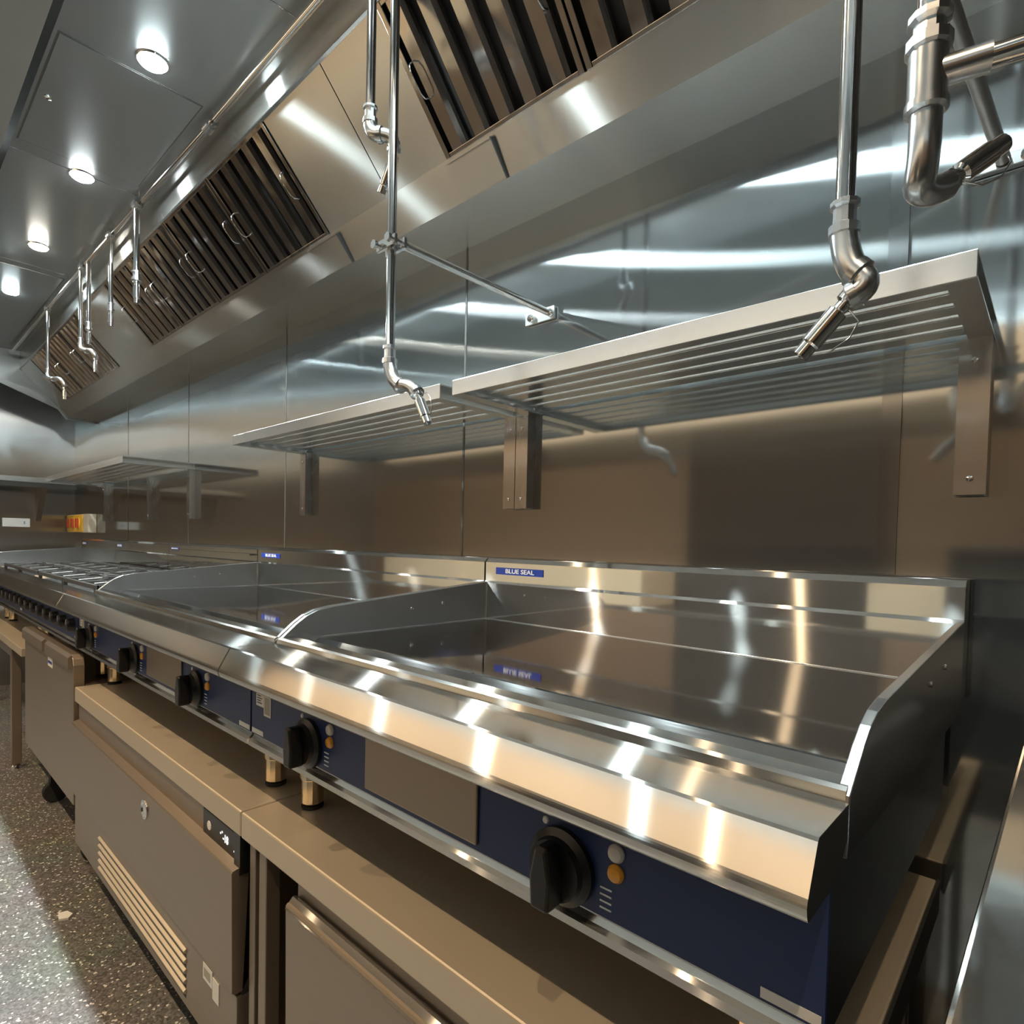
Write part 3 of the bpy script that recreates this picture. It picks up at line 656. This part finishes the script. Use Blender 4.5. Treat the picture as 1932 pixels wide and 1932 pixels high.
def drop(name_label, x, y, z0, z1, crank=None, nz=None, s=1.0, cpl=True, top=2.262):
    t_ = thing('suppression_drop_pipe', name_label, 'pipe', (x, y, z0), 'fire suppression nozzle pipes')
    MB().tube([(x, y, z1), (x, y, z0)], PR*s, 16).build('pipe', CHROME, t_)
    if cpl:
        MB().lathe((x, y, z1+0.012), (0, 0, -1), [(0.0095*s, 0), (0.013*s, 0.002), (0.013*s, 0.006), (0.0102*s, 0.008), (0.0102*s, 0.022), (0.0138*s, 0.024), (0.0138*s, 0.032), (0.012*s, 0.034)], 12, False).build('union_nut', CAST, t_)
    if crank:
        a = Vector((x, y, z1-0.018)); pts = arc(a, crank[0], crank[1])
        e = MB().tube([a]+pts[1:], [0.0125*s]*len(pts), 16).build('elbow', CAST, t_)
        MB().lathe(Vector(crank[1]), Vector(crank[1])-Vector(crank[0]), [(0.0145*s, -0.004), (0.0145*s, 0.004), (0.011*s, 0.006)], 16).build('elbow_collar', CAST, e)
        if len(crank) > 2:
            pts = arc(crank[1], crank[2], crank[3])
            e2 = MB().tube(pts, [0.0115*s]*len(pts), 16).build('elbow', CAST, t_)
            MB().lathe(Vector(crank[3]), Vector(crank[3])-Vector(crank[2]), [(0.0135*s, -0.004), (0.0135*s, 0.003), (0.010*s, 0.005)], 16).build('elbow_collar', CAST, e2)
    if nz: nozzle(t_, nz[0], nz[1], s)
    return t_
# near right drop: straight down, short elbow, nozzle pointing left
drop('right hand chrome drop pipe with black striped nozzle in front of the nearest shelf', -0.160, -0.43, 2.262, 1.487,
     [(-0.158, -0.43, 1.440), (-0.147, -0.43, 1.428), (-0.132, -0.43, 1.415), (-0.150, -0.43, 1.408)], ((-0.151, -0.43, 1.409), (-0.60, -0.10, -0.72)), 1.0)
# tall middle drop, cranked to the right
dm = drop('tall middle chrome drop pipe held by a clamp and a rod to the wall', -0.877, -0.43, 2.262, 1.500,
     [(-0.874, -0.43, 1.452), (-0.845, -0.43, 1.437), (-0.818, -0.43, 1.436), (-0.800, -0.43, 1.418)], ((-0.800, -0.43, 1.418), (0.48, 0, -0.86)), 0.95)
cl = MB().box(-0.905, -0.850, -0.443, -0.437, 1.676, 1.694).build('pipe_clamp', CHROME, dm, bevel=0.001)
MB().box(-0.905, -0.850, -0.423, -0.417, 1.676, 1.694).build('clamp_plate', CHROME, cl)
for bx in (-0.897, -0.857): MB().lathe((bx, -0.455, 1.685), (0, 1, 0), [(0.008, 0), (0.008, 0.006), (0.004, 0.007), (0.004, 0.045)], 6, False).build('clamp_bolt', CHROME, cl)
rd = MB().tube([(-0.864, -0.425, 1.687), (-0.864, -0.012, 1.690)], 0.0075, 12).build('brace_rod', CHROME, dm)
MB().box(-0.935, -0.850, -0.008, -0.002, 1.676, 1.704).build('wall_bracket', SHELF, rd)
for bx in (-0.915, -0.858): MB().lathe((bx, -0.012, 1.688), (0, -1, 0), [(0.0085, 0), (0.008, 0.004), (0.003, 0.007)], 16).build('bolt', CHROME, rd)
# short drop just left of it
drop('short chrome drop pipe with elbow just left of the tall middle pipe', -0.948, -0.43, 2.262, 1.945,
     [(-0.948, -0.43, 1.905), (-0.930, -0.42, 1.903), (-0.905, -0.405, 1.900), (-0.915, -0.40, 1.880)], ((-0.915, -0.40, 1.870), (-0.50, -0.05, -0.85)), 1.0)
# far drops
drop('thick straight hanging nozzle pipe in front of the middle filters', -2.305, -0.434, 2.262, 2.040, None, ((-2.305, -0.434, 2.020), (0.04, 0, -1)), 1.15)
drop('thin hanging nozzle pipe with a wire ring at its tip', -2.600, -0.437, 2.262, 2.010, None, ((-2.600, -0.437, 1.992), (0.02, 0, -1)), 0.85)
drop('straight nozzle pipe right of the cranked one, before the far filters', -2.905, -0.44, 2.262, 2.010, None, ((-2.905, -0.44, 1.992), (0.02, 0, -1)), 0.9)
drop('cranked nozzle pipe with pinkish sheen in front of the far filters', -3.035, -0.44, 2.262, 1.975,
     [(-3.03, -0.44, 1.935), (-2.985, -0.43, 1.925), (-2.93, -0.42, 1.925), (-2.935, -0.41, 1.895)], ((-2.936, -0.41, 1.890), (-0.05, 0, -1)), 0.85)
drop('furthest cranked nozzle pipe at the left end of the row', -3.690, -0.44, 2.262, 1.965,
     [(-3.685, -0.44, 1.925), (-3.63, -0.43, 1.918), (-3.54, -0.41, 1.918), (-3.545, -0.40, 1.880)], ((-3.546, -0.40, 1.870), (-0.05, 0, -1)), 0.85)
# ring on the thin one is its strap; right top group with tee
dt = thing('suppression_tee_pipe', 'thick chrome pipe with tee, elbow and slanted nozzle at the top right corner', 'pipe', (-0.088, -0.50, 1.50))
MB().tube([(-0.088, -0.50, 2.262), (-0.088, -0.50, 1.575)], 0.0088, 16).build('pipe', CHROME, dt)
MB().lathe((-0.088, -0.50, 1.584), (0, 0, -1), [(0.011, 0), (0.0150, 0.002), (0.0150, 0.007), (0.0112, 0.009), (0.0112, 0.018), (0.0160, 0.020), (0.0160, 0.028), (0.013, 0.030)], 12, False).build('union_nut', CAST, dt)
MB().tube([(-0.088, -0.50, 1.556), (-0.088, -0.50, 1.512)], 0.0135, 20).build('tee_body', CAST, dt)
MB().lathe((-0.088, -0.50, 1.516), (0, 0, -1), [(0.0150, 0), (0.0150, 0.006), (0.012, 0.008)], 20).build('tee_collar', CAST, dt)
MB().tube([(-0.083, -0.499, 1.537), (-0.050, -0.492, 1.537)], 0.0105, 16).build('tee_branch', CAST, dt)
MB().tube([(-0.050, -0.492, 1.537), (0.9, -0.30, 1.545)], 0.0080, 16).build('branch_pipe', CHROME, dt)
MB().tube([(-0.088, -0.50, 1.512)]+arc((-0.088, -0.50, 1.497), (-0.088, -0.50, 1.470), (-0.092, -0.492, 1.460))+arc((-0.092, -0.490, 1.459), (-0.089, -0.480, 1.455), (-0.078, -0.465, 1.466)), 0.0112, 16).build('elbow', CAST, dt)
nozzle(dt, (-0.079, -0.466, 1.466), (0.55, 0.62, 0.62), 0.95)
# wall strut behind it
rs = thing('wall_strut', 'dark round strut slanting down to the wall at the top right corner', 'strut', (-0.072, -0.006, 1.70))
MB().tube([(-0.150, -0.60, 1.83), (-0.0745, -0.016, 1.700)], 0.0085, 14).build('strut_rod', plain('strut_grey', (0.22, 0.20, 0.19), 0.35, 0.8), rs)
MB().box(-0.112, -0.045, -0.014, -0.002, 1.690, 1.708).build('wall_bracket', SHELF, rs, bevel=0.001)
for bx in (-0.106, -0.050): MB().lathe((bx, -0.014, 1.699), (0, -1, 0), [(0.007, 0), (0.006, 0.005)], 12).build('bolt', CHROME, rs)

# ================================================================== across the aisle (seen in the reflections)
for x0, x1, lb in ((-4.4, -1.82, 'long cream fronted serving counter across the aisle, left of the dark doorway'), (-0.64, -0.34, 'short cream fronted serving counter across the aisle, right of the dark doorway')):
    cn = thing('serving_counter', lb, 'counter', ((x0+x1)/2, -2.4, FZ))
    MB().box(x0, x1, -2.62, -2.22, FZ, 0.80).build('counter_base', BROWN, cn)
    MB().box(x0, x1, -2.62, -2.20, 0.80, 1.02).build('counter_front', CREAM, cn)

dk = thing('dark_reflection_block', 'unseen dark cupboard across the aisle behind the photographer', 'block', (0.5, -2.4, FZ))  # added dark box out of view, makes the wall's right end reflect dark
MB().box(-0.33, 1.4, -2.62, -2.0, FZ, 1.16).build('block_body', NIGHT, dk)
MB().box(-0.33, 1.4, -2.62, -1.98, 1.16, 1.19).build('block_top', NIGHT, dk)

# debris on the floor
tag(MB().prism([(-2.02, -0.700), (-1.985, -0.705), (-1.975, -0.685), (-1.99, -0.672), (-2.015, -0.68)], FZ, FZ+0.006, 'z').build('paper_scrap', PAPER, loc=(-2.0, -0.69, FZ)), 'small white scrap lying on the speckled floor before the drawer fridge', 'scrap')

for o in S.objects:
    if '_o' in o: del o['_o']
